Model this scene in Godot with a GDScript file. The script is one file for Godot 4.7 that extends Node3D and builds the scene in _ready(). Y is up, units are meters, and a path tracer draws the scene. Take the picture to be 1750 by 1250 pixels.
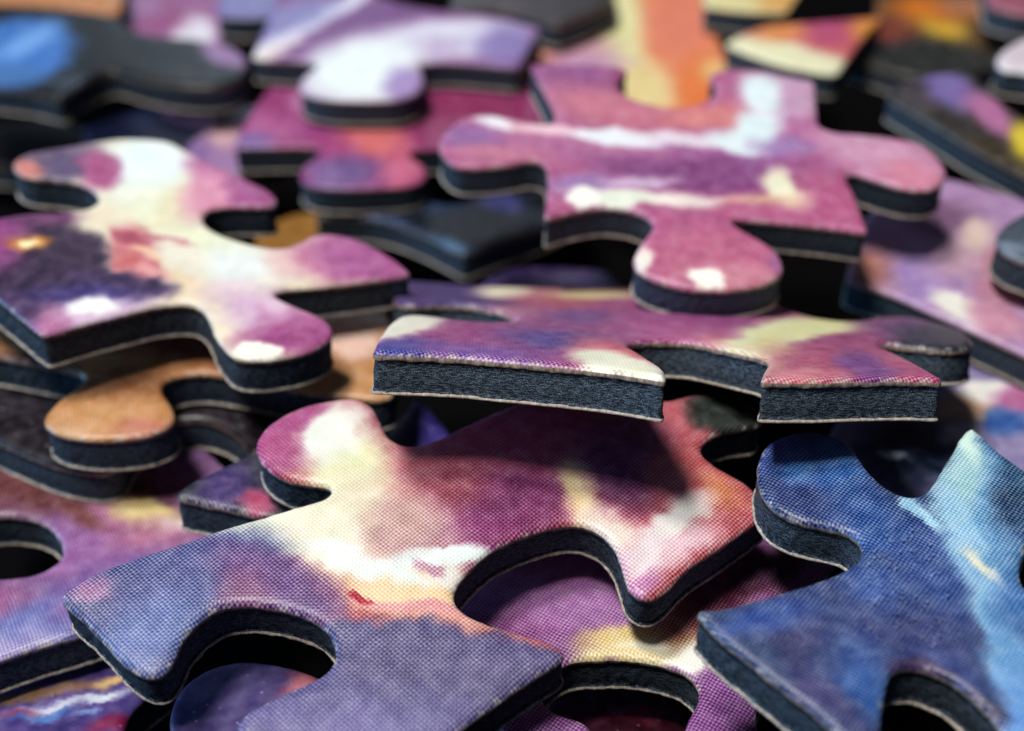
extends Node3D
# A macro view into a heap of jigsaw pieces. Lengths inside the builders are millimetres; MM turns them into metres.
const MM := 0.001
const THICK := 2.2
const WEAVE := 0.165          # pitch of the linen weave of the print, mm
var core_mat: StandardMaterial3D
var paper_mat: StandardMaterial3D
var back_mat: StandardMaterial3D
var linen_tex: ImageTexture
var count := 0
var last_face: StandardMaterial3D
var last_box: Rect2
var last_line: PackedVector2Array

func _ready() -> void:
	# camera
	var cam := Camera3D.new()
	cam.name = "camera"
	var lens := CameraAttributesPhysical.new()
	lens.frustum_focal_length = 44.1600
	lens.frustum_near = 0.004
	lens.frustum_far = 20.0
	lens.frustum_focus_distance = 0.059
	lens.exposure_aperture = 30.0
	cam.attributes = lens
	cam.fov = 30.4048
	cam.near = 0.004
	cam.far = 20.0
	cam.position = Vector3(0, 54.00, 0) * MM
	cam.rotation_degrees = Vector3(-33.1113, 0, 0)
	add_child(cam)
	cam.current = true
	# room light
	var we := WorldEnvironment.new()
	we.name = "room_light"
	var env := Environment.new()
	env.background_mode = Environment.BG_COLOR
	env.background_color = Color(0.34, 0.40, 0.50)
	env.background_energy_multiplier = 0.15
	env.tonemap_mode = Environment.TONE_MAPPER_LINEAR
	env.tonemap_exposure = 1.0
	env.sdfgi_enabled = true
	env.ssao_enabled = true
	env.ssil_enabled = true
	we.environment = env
	add_child(we)
	lamp("ceiling_lamp", Vector3(-140, 490, -45), Vector2(75, 75), 0.165, Color(1.0, 0.98, 0.96))
	lamp("second_ceiling_lamp", Vector3(-130, 450, 70), Vector2(75, 75), 0.135, Color(1.0, 0.98, 0.96))
	lamp("side_window", Vector3(-700, 160, -150), Vector2(220, 220), 0.28, Color(0.5, 0.78, 1.0))
	lamp("far_window", Vector3(-100, 330, -700), Vector2(300, 160), 0.028, Color(0.85, 0.92, 1.0))
	# materials, table, pieces
	make_materials()
	table()
	build_pieces()

func lamp(called: String, at: Vector3, size: Vector2, energy: float, tint: Color) -> void:
	var l := AreaLight3D.new()
	l.name = called
	l.area_size = size * MM
	l.area_normalize_energy = true
	l.light_energy = energy
	l.light_color = tint
	l.shadow_enabled = true
	l.area_range = 5.0
	add_child(l)
	l.look_at_from_position(at * MM, Vector3(0, 14, -70) * MM, Vector3(0.1, 0.2, -1).normalized())

func make_materials() -> void:
	var n1 := FastNoiseLite.new()
	n1.seed = 11
	n1.frequency = 0.05
	n1.fractal_octaves = 3
	var n2 := FastNoiseLite.new()
	n2.seed = 12
	n2.frequency = 0.11
	n2.fractal_octaves = 2
	var w := 1024
	var h := 128
	var col := Image.create(w, h, false, Image.FORMAT_RGB8)
	var hei := Image.create(w, h, false, Image.FORMAT_RGB8)
	var rng := RandomNumberGenerator.new()
	rng.seed = 5
	for y in h:
		var layer := 0.5 + 0.5 * n1.get_noise_2d(7.0, y * 3.0)
		for x in w:
			var a := n1.get_noise_2d(x * 0.4, y * 3.4)
			var b := n2.get_noise_2d(x * 0.9, y * 3.2 + 400.0)
			var v := clampf(0.5 + 0.8 * a + 0.6 * b + 0.25 * (layer - 0.5), 0.0, 1.0)
			var k := 0.35 + 1.2 * v
			if b > 0.33:
				k += (b - 0.33) * 3.2
			k *= 0.93 + 0.14 * rng.randf()
			col.set_pixel(x, y, Color(0.205 * k, 0.246 * k, 0.288 * k))
			hei.set_pixel(x, y, Color(v, v, v))
	core_mat = StandardMaterial3D.new()
	core_mat.resource_name = "pressed_board"
	core_mat.albedo_texture = ImageTexture.create_from_image(col)
	core_mat.roughness = 0.85
	core_mat.metallic_specular = 0.3
	core_mat.heightmap_enabled = true
	core_mat.heightmap_texture = ImageTexture.create_from_image(hei)
	core_mat.heightmap_scale = 0.003
	var pw := 512
	var pc := Image.create(pw, 32, false, Image.FORMAT_RGB8)
	for y in 32:
		for x in pw:
			var k := 0.88 + 0.3 * n1.get_noise_2d(x * 0.6, y * 2.0 + 90.0) + 0.25 * n2.get_noise_2d(x, y)
			pc.set_pixel(x, y, Color(0.66 * k, 0.585 * k, 0.53 * k))
	paper_mat = StandardMaterial3D.new()
	paper_mat.resource_name = "paper_edge"
	paper_mat.albedo_texture = ImageTexture.create_from_image(pc)
	paper_mat.roughness = 0.9
	paper_mat.metallic_specular = 0.25
	back_mat = StandardMaterial3D.new()
	back_mat.resource_name = "backing_paper"
	var bc := Image.create(pw, 64, false, Image.FORMAT_RGB8)
	for y in 64:
		for x in pw:
			var k := 0.95 + 0.2 * n1.get_noise_2d(x * 1.1, y * 1.1 + 300.0) + 0.15 * n2.get_noise_2d(x * 1.5, y + 70.0)
			bc.set_pixel(x, y, Color(0.72 * k, 0.68 * k, 0.63 * k))
	back_mat.albedo_texture = ImageTexture.create_from_image(bc)
	back_mat.roughness = 0.9
	back_mat.metallic_specular = 0.25
	# linen emboss, a seamless tile of 16 x 16 threads
	var side := 256
	var lin := Image.create(side, side, false, Image.FORMAT_RGB8)
	for y in side:
		for x in side:
			var u := TAU * 16.0 * x / side
			var v := TAU * 16.0 * y / side
			var e := 0.5 + 0.22 * (sin(u) + sin(v)) + 0.06 * (rng.randf() - 0.5)
			lin.set_pixel(x, y, Color(e, e, e))
	linen_tex = ImageTexture.create_from_image(lin)

func table() -> void:
	var b := BoxMesh.new()
	b.size = Vector3(700, 20, 700) * MM
	var m := StandardMaterial3D.new()
	m.resource_name = "dark_table"
	var nt := NoiseTexture2D.new()
	var fn := FastNoiseLite.new()
	fn.seed = 3
	fn.frequency = 0.02
	nt.noise = fn
	nt.width = 256
	nt.height = 256
	nt.seamless = true
	var g := Gradient.new()
	g.set_color(0, Color(0.025, 0.022, 0.026))
	g.set_color(1, Color(0.05, 0.045, 0.05))
	nt.color_ramp = g
	m.albedo_texture = nt
	m.roughness = 1.0
	m.metallic_specular = 0.1
	b.material = m
	var o := MeshInstance3D.new()
	o.name = "table_top"
	o.mesh = b
	o.position = Vector3(0, -10, -110) * MM
	o.set_meta("kind", "structure")
	add_child(o)

# a closed smooth curve through the points; corners stay crisp
func smooth_outline(pts: PackedVector2Array, corners: Array, step: float) -> PackedVector2Array:
	var n := pts.size()
	var dense := PackedVector2Array()
	for i in n:
		var p0 := pts[(i + n - 1) % n]
		var p1 := pts[i]
		var p2 := pts[(i + 1) % n]
		var p3 := pts[(i + 2) % n]
		var l := p1.distance_to(p2)
		var m1 := ((p1 - p0) / maxf(p0.distance_to(p1), 0.001) * l + (p2 - p1)) * 0.5
		var m2 := ((p2 - p1) + (p3 - p2) / maxf(p2.distance_to(p3), 0.001) * l) * 0.5
		if corners.has(i):
			m1 = p2 - p1
		if corners.has((i + 1) % n):
			m2 = p2 - p1
		for k in 12:
			var t := k / 12.0
			var t2 := t * t
			var t3 := t2 * t
			dense.append(p1 * (2.0 * t3 - 3.0 * t2 + 1.0) + m1 * (t3 - 2.0 * t2 + t) + p2 * (3.0 * t2 - 2.0 * t3) + m2 * (t3 - t2))
	# even steps
	var total := 0.0
	for i in dense.size():
		total += dense[i].distance_to(dense[(i + 1) % dense.size()])
	var want := int(total / step)
	var out := PackedVector2Array()
	var gap := total / want
	var run := 0.0
	var next := 0.0
	for i in dense.size():
		var a := dense[i]
		var b := dense[(i + 1) % dense.size()]
		var d := a.distance_to(b)
		while d > 0.0 and next <= run + d and out.size() < want:
			out.append(a.lerp(b, (next - run) / d))
			next += gap
		run += d
	for pass_no in 3:
		var soft := out.duplicate()
		for i in out.size():
			soft[i] = out[i] * 0.5 + (out[(i + 1) % out.size()] + out[(i + out.size() - 1) % out.size()]) * 0.25
		out = soft
	# the knife never cuts quite clean
	var f := FastNoiseLite.new()
	f.seed = 4
	f.frequency = 1.1
	for i in out.size():
		out[i] += Vector2(f.get_noise_2d(out[i].x, out[i].y), f.get_noise_2d(out[i].x + 60.0, out[i].y)) * 0.035
	return out

func paint(box: Rect2, px: float, base: Color, strokes: Array, turn: float, seed_no: int, rim: PackedVector2Array) -> ImageTexture:
	var w := int(ceil(box.size.x / px))
	var h := int(ceil(box.size.y / px))
	var n := w * h
	var cr := PackedFloat32Array()
	var cg := PackedFloat32Array()
	var cb := PackedFloat32Array()
	var wx := PackedFloat32Array()
	var wy := PackedFloat32Array()
	var ink := PackedFloat32Array()
	for a in [cr, cg, cb, wx, wy, ink]:
		a.resize(n)
	cr.resize(n)
	cg.resize(n)
	cb.resize(n)
	wx.resize(n)
	wy.resize(n)
	ink.resize(n)
	cr.fill(base.r)
	cg.fill(base.g)
	cb.fill(base.b)
	var f := FastNoiseLite.new()
	f.seed = seed_no * 7 + 1
	f.frequency = 0.3
	f.fractal_octaves = 4
	f.fractal_gain = 0.6
	var cu := cos(turn)
	var su := sin(turn)
	var kk := TAU / WEAVE
	for j in h:
		var y := box.position.y + (j + 0.5) * px
		for i in w:
			var x := box.position.x + (i + 0.5) * px
			var at := j * w + i
			var u := x * cu + y * su
			var v := y * cu - x * su
			var drift := 0.05 * f.get_noise_2d(x * 3.0 + 900.0, y * 3.0)
			ink[at] = (0.25 + 0.14 * f.get_noise_2d(x * 5.0, y * 5.0 + 500.0)) * (sin((u + drift) * kk) + sin((v - drift) * kk))
			# the screen of the print breaks edges into cells
			var us := (floorf(u / WEAVE) + 0.5) * WEAVE
			var vs := (floorf(v / WEAVE) + 0.5) * WEAVE
			var xs := us * cu - vs * su
			var ys := us * su + vs * cu
			wx[at] = xs + 0.65 * f.get_noise_2d(xs, ys)
			wy[at] = ys + 0.65 * f.get_noise_2d(xs + 300.0, ys)
	for s in strokes:
		var c := Vector2(s[0], s[1])
		var ax := Vector2(s[2], s[3])
		var ay := Vector2(s[4], s[5])
		var col := Color.html(s[6])
		var soft: float = s[7]
		var lo := 1.0 - 0.85 * soft
		var hi := 1.0 + 0.6 * soft
		var reach := (absf(ax.x) + absf(ay.x)) * hi + 1.0
		var reach_y := (absf(ax.y) + absf(ay.y)) * hi + 1.0
		var det := ax.x * ay.y - ax.y * ay.x
		var i0 := clampi(int((c.x - reach - box.position.x) / px), 0, w)
		var i1 := clampi(int((c.x + reach - box.position.x) / px) + 1, 0, w)
		var j0 := clampi(int((c.y - reach_y - box.position.y) / px), 0, h)
		var j1 := clampi(int((c.y + reach_y - box.position.y) / px) + 1, 0, h)
		var hi2 := hi * hi
		var r := col.r
		var g := col.g
		var bl := col.b
		var iax := ay.y / det
		var iay := -ay.x / det
		var ibx := -ax.y / det
		var iby := ax.x / det
		for j in range(j0, j1):
			var row := j * w
			for i in range(i0, i1):
				var at := row + i
				var dx := wx[at] - c.x
				var dy := wy[at] - c.y
				var p := dx * iax + dy * iay
				var q := dx * ibx + dy * iby
				var d2 := p * p + q * q
				if d2 < hi2:
					var d := sqrt(d2)
					var t := 1.0
					if d > lo:
						t = (hi - d) / (hi - lo)
						t = t * t * (3.0 - 2.0 * t)
					cr[at] += (r - cr[at]) * t
					cg[at] += (g - cg[at]) * t
					cb[at] += (bl - cb[at]) * t
	var grain := FastNoiseLite.new()
	grain.seed = seed_no * 13 + 5
	grain.frequency = 0.9
	grain.fractal_octaves = 4
	var cloud := FastNoiseLite.new()
	cloud.seed = seed_no * 17 + 3
	cloud.frequency = 0.5
	cloud.fractal_octaves = 5
	cloud.domain_warp_enabled = true
	cloud.domain_warp_amplitude = 1.6
	cloud.domain_warp_frequency = 0.35
	var rng := RandomNumberGenerator.new()
	rng.seed = seed_no * 31 + 7
	# lint and dust lying in the weave
	for k in int(box.get_area() * 0.5):
		var i := rng.randi_range(1, w - 2)
		var j := rng.randi_range(1, h - 2)
		var t := 0.25 + 0.5 * rng.randf()
		var run := 1 if rng.randf() < 0.85 else 3
		var slant := rng.randi_range(-1, 1)
		for q in run:
			var at := clampi(j + slant * q, 0, h - 1) * w + clampi(i + q, 0, w - 1)
			cr[at] = lerpf(cr[at], 0.8, t)
			cg[at] = lerpf(cg[at], 0.8, t)
			cb[at] = lerpf(cb[at], 0.82, t)
	# along the die-cut edge the print is worn to the paper here and there
	for e in rim:
		if grain.get_noise_2d(e.x * 1.5, e.y * 1.5 + 50.0) + 0.35 * rng.randf() < 0.3:
			continue
		var ci := int((e.x - box.position.x) / px)
		var cj := int((e.y - box.position.y) / px)
		var rad := maxi(1, int((0.05 + 0.1 * rng.randf()) / px))
		for j in range(maxi(cj - rad, 0), mini(cj + rad + 1, h)):
			for i in range(maxi(ci - rad, 0), mini(ci + rad + 1, w)):
				var at := j * w + i
				cr[at] = lerpf(cr[at], 0.78, 0.5)
				cg[at] = lerpf(cg[at], 0.74, 0.5)
				cb[at] = lerpf(cb[at], 0.7, 0.5)
	var bytes := PackedByteArray()
	bytes.resize(n * 3)
	var weight := 0.46 if px < 0.07 else 0.0
	for j in h:
		for i in w:
			var at := j * w + i
			var x := box.position.x + i * px
			var y := box.position.y + j * px
			var haze := cloud.get_noise_2d(x, y)
			var lum := 0.3 * cr[at] + 0.5 * cg[at] + 0.2 * cb[at]
			var lift := 0.055 * haze
			cr[at] = clampf(lum + (cr[at] - lum) * 0.95 + lift * 0.9, 0.0, 1.0) ** 1.2
			cg[at] = clampf(lum + (cg[at] - lum) * 0.95 + lift * 0.7, 0.0, 1.0) ** 1.2
			cb[at] = clampf(lum + (cb[at] - lum) * 0.95 + lift * 0.8, 0.0, 1.0) ** 1.2
			# ink cover grows and shrinks with the weave, most in the half tones; bare paper stays plain
			var wave := weight * 2.0 * ink[at]
			var fleck := 0.16 * grain.get_noise_2d(x, y)
			var kr := 1.0 - cr[at]
			var kg := 1.0 - cg[at]
			var kb := 1.0 - cb[at]
			kr *= 1.0 + fleck + wave * (2.0 - 1.5 * kr)
			kg *= 1.0 + fleck + wave * (2.0 - 1.5 * kg)
			kb *= 1.0 + fleck + wave * (2.0 - 1.5 * kb)
			bytes[at * 3] = clampi(int(255.0 * (1.0 - kr)), 6, 246)
			bytes[at * 3 + 1] = clampi(int(255.0 * (1.0 - kg)), 6, 246)
			bytes[at * 3 + 2] = clampi(int(255.0 * (1.0 - kb)), 6, 246)
	return ImageTexture.create_from_image(Image.create_from_data(w, h, false, Image.FORMAT_RGB8, bytes))

func part(called: String, st: SurfaceTool, m: Material, parent: Node3D) -> void:
	var o := MeshInstance3D.new()
	o.name = called
	st.set_material(m)
	o.mesh = st.commit()
	parent.add_child(o, true)

# rings of points joined into a band; each ring is [inset, height]
func band(line: PackedVector2Array, out_dir: PackedVector2Array, rings: Array, rough: float, rough_y: float, bend: Vector2, seed_no: int, box: Rect2, planar: bool) -> SurfaceTool:
	var st := SurfaceTool.new()
	st.begin(Mesh.PRIMITIVE_TRIANGLES)
	st.set_smooth_group(0)
	var f := FastNoiseLite.new()
	f.seed = seed_no
	f.frequency = 0.8
	f.fractal_octaves = 3
	var n := line.size()
	var along := 0.0
	for i in n + 1:
		var p := line[i % n]
		if i > 0:
			along += p.distance_to(line[(i - 1) % n])
		for k in rings.size():
			var inset: float = rings[k][0]
			var y: float = rings[k][1]
			var edge := k == 0 or k == rings.size() - 1
			var wob := f.get_noise_2d(p.x * 2.2 + 40.0 * k, p.y * 2.2)
			var q := p - out_dir[i % n] * (inset + (0.0 if edge and rings[k].size() < 3 else rough * wob))
			if rings[k].size() > 2:
				y += rough_y * f.get_noise_2d(p.x * 1.7 + 77.0 * rings[k][2], p.y * 1.7)
			if planar:
				st.set_uv(q / (WEAVE * 16.0))
				st.set_uv2((q - box.position) / box.size)
			else:
				st.set_uv(Vector2(along / 9.0, -y / THICK))
				st.set_uv2(Vector2.ZERO)
			st.add_vertex(Vector3(q.x, y + bend.x * q.x * q.x + bend.y * q.y * q.y, q.y) * MM)
	var m := rings.size()
	for i in n:
		for k in m - 1:
			var a := i * m + k
			var b := a + m
			for t in [a, b, a + 1, b, b + 1, a + 1]:
				st.add_index(t)
	return st

func fill(st: SurfaceTool, line: PackedVector2Array, y: float, bend: Vector2, box: Rect2, up: bool, first: int, ring: Array, cell: float) -> void:
	# triangles over the inside; ring gives the indices of the boundary vertices already in st (or is empty)
	var pts := line.duplicate()
	var rng := RandomNumberGenerator.new()
	rng.seed = 9
	var lo := line[0]
	var hi := line[0]
	for p in line:
		lo = lo.min(p)
		hi = hi.max(p)
	var x := lo.x + cell * 0.5
	while x < hi.x:
		var z := lo.y + cell * 0.5
		while z < hi.y:
			var q := Vector2(x, z) + Vector2(rng.randf() - 0.5, rng.randf() - 0.5) * cell * 0.4
			if Geometry2D.is_point_in_polygon(q, line):
				var near := 1e9
				for i in range(0, line.size(), 2):
					near = minf(near, q.distance_squared_to(line[i]))
				if near > 0.16 * cell * cell:
					pts.append(q)
			z += cell
		x += cell
	var index := first
	var map := PackedInt32Array()
	for i in pts.size():
		if i < ring.size():
			map.append(ring[i])
			continue
		var q := pts[i]
		st.set_uv(q / (WEAVE * 16.0))
		st.set_uv2((q - box.position) / box.size)
		st.add_vertex(Vector3(q.x, y + bend.x * q.x * q.x + bend.y * q.y * q.y, q.y) * MM)
		map.append(index)
		index += 1
	var tri := Geometry2D.triangulate_delaunay(pts)
	for t in range(0, tri.size(), 3):
		var a := pts[tri[t]]
		var b := pts[tri[t + 1]]
		var c := pts[tri[t + 2]]
		if not Geometry2D.is_point_in_polygon((a + b + c) / 3.0, line):
			continue
		var turn := (b - a).cross(c - a)
		if absf(turn) < 1e-7:
			continue
		if (turn > 0.0) == up:
			st.add_index(map[tri[t]])
			st.add_index(map[tri[t + 1]])
			st.add_index(map[tri[t + 2]])
		else:
			st.add_index(map[tri[t]])
			st.add_index(map[tri[t + 2]])
			st.add_index(map[tri[t + 1]])

# one jigsaw piece: printed face, paper edge, board core, backing sheet
func piece(label: String, at: Vector3, slope: Vector2, bend: Vector2, px: float, base: String, corners: Array, flat: Array, strokes: Array, thick := THICK) -> Node3D:
	count += 1
	var o := Node3D.new()
	o.name = "puzzle_piece" if count == 1 else "puzzle_piece_%03d" % (count - 1)
	var up := Vector3(-slope.x, 1.0, -slope.y).normalized()
	var ex := Vector3(1.0, slope.x, 0.0).normalized()
	o.transform = Transform3D(Basis(ex, up, ex.cross(up)), at * MM)
	o.set_meta("label", label)
	o.set_meta("category", "puzzle piece")
	o.set_meta("group", "jigsaw pieces lying in a heap")
	add_child(o)
	var raw := PackedVector2Array()
	for i in range(0, flat.size(), 2):
		raw.append(Vector2(flat[i], flat[i + 1]))
	var line := smooth_outline(raw, corners, 0.2 if px < 0.07 else 0.3)
	var n := line.size()
	var area := 0.0
	for i in n:
		area += line[i].cross(line[(i + 1) % n])
	if area < 0.0:
		line.reverse()
	var box := Rect2(line[0], Vector2.ZERO)
	var out_dir := PackedVector2Array()
	for i in n:
		box = box.expand(line[i])
		var t := line[(i + 1) % n] - line[(i + n - 1) % n]
		out_dir.append(Vector2(t.y, -t.x).normalized())
	box = box.grow(0.4)
	# towards sharp corners the inset eases off, so that inner rings never cross
	for pass_no in 3:
		var eased := out_dir.duplicate()
		for i in n:
			eased[i] = (out_dir[i] * 2.0 + out_dir[(i + 1) % n] + out_dir[(i + n - 1) % n] + out_dir[(i + 2) % n] + out_dir[(i + n - 2) % n]) / 6.0
		out_dir = eased
	# printed face, its edge rolled over by the cutting die
	var face_mat := StandardMaterial3D.new()
	face_mat.resource_name = "print"
	face_mat.detail_enabled = true
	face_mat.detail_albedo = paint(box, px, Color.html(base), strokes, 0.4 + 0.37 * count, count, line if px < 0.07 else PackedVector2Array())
	face_mat.detail_uv_layer = BaseMaterial3D.DETAIL_UV_2
	face_mat.detail_blend_mode = BaseMaterial3D.BLEND_MODE_MIX
	face_mat.roughness = 0.38
	face_mat.metallic_specular = 0.45
	if px < 0.07:
		face_mat.heightmap_enabled = true
		face_mat.heightmap_texture = linen_tex
		face_mat.heightmap_scale = 0.001
	var st := band(line, out_dir, [[0.0, -0.25], [0.03, -0.18], [0.1, -0.11], [0.2, -0.055], [0.34, -0.018], [0.5, 0.0]], 0.0, 0.0, bend, count, box, true)
	var inner := PackedVector2Array()
	var ring := []
	for i in n:
		inner.append(line[i] - out_dir[i] * 0.5)
		ring.append(i * 6 + 5)
	fill(st, inner, 0.0, bend, box, true, (n + 1) * 6, ring, 0.9)
	st.generate_normals()
	part("printed_face", st, face_mat, o)
	st = band(line, out_dir, [[0.03, -0.45, 1], [-0.015, -0.37], [0.0, -0.25]], 0.03, 0.05, bend, count + 50, box, false)
	st.generate_normals()
	part("paper_edge", st, paper_mat, o)
	st = band(line, out_dir, [[0.03, -thick + 0.14, 2], [0.12, -thick + 0.2], [0.07, -0.82 * thick], [0.06, -0.7 * thick], [0.05, -0.59 * thick], [0.06, -1.05], [0.06, -0.80], [0.11, -0.52], [0.03, -0.45, 1]], 0.07, 0.05, bend, count + 90, box, false)
	st.generate_normals()
	part("board_core", st, core_mat, o)
	st = band(line, out_dir, [[-0.01, -thick], [-0.05, -thick + 0.025, 3], [-0.045, -thick + 0.09, 4], [0.03, -thick + 0.14, 2]], 0.05, 0.03, bend, count + 130, box, false)
	fill(st, line, -thick, bend, box, false, (n + 1) * 4, [], 3.0)
	st.generate_normals()
	part("backing_sheet", st, back_mat, o)
	last_face = face_mat
	last_box = box
	last_line = inner
	return o

# small blisters in the laminate: flat rings of raised print
func blisters(o: Node3D, at: Vector2, ax: Vector2, ay: Vector2, many: int) -> void:
	var st := SurfaceTool.new()
	st.begin(Mesh.PRIMITIVE_TRIANGLES)
	st.set_smooth_group(0)
	var rng := RandomNumberGenerator.new()
	rng.seed = 77
	var first := 0
	for k in many:
		var t := rng.randf() * TAU
		var r := sqrt(rng.randf())
		var c := at + ax * r * cos(t) + ay * r * sin(t)
		var size := 0.09 + 0.08 * rng.randf()
		var high := 0.08 + 0.05 * rng.randf()
		if not Geometry2D.is_point_in_polygon(c, last_line):
			continue
		for ring in [[1.0, -0.02], [0.75, 0.7], [0.5, 1.0], [0.22, 0.35]]:
			for q in 10:
				var a := TAU * q / 10.0
				var p: Vector2 = c + Vector2(cos(a), sin(a)) * size * ring[0]
				st.set_uv(p / (WEAVE * 16.0))
				st.set_uv2((p - last_box.position) / last_box.size)
				st.add_vertex(Vector3(p.x, high * ring[1] - 0.0006 * p.length_squared(), p.y) * MM)
		for k2 in 3:
			for q in 10:
				var a := first + k2 * 10 + q
				var b := first + k2 * 10 + (q + 1) % 10
				for v in [a, b, a + 10, b, b + 10, a + 10]:
					st.add_index(v)
		for q in range(1, 9):
			for v in [first + 30, first + 30 + q, first + 31 + q]:
				st.add_index(v)
		first += 40
	st.generate_normals()
	part("print_blister", st, last_face, o)
	o.get_child(o.get_child_count() - 1).set_meta("kind", "stuff")

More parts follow.
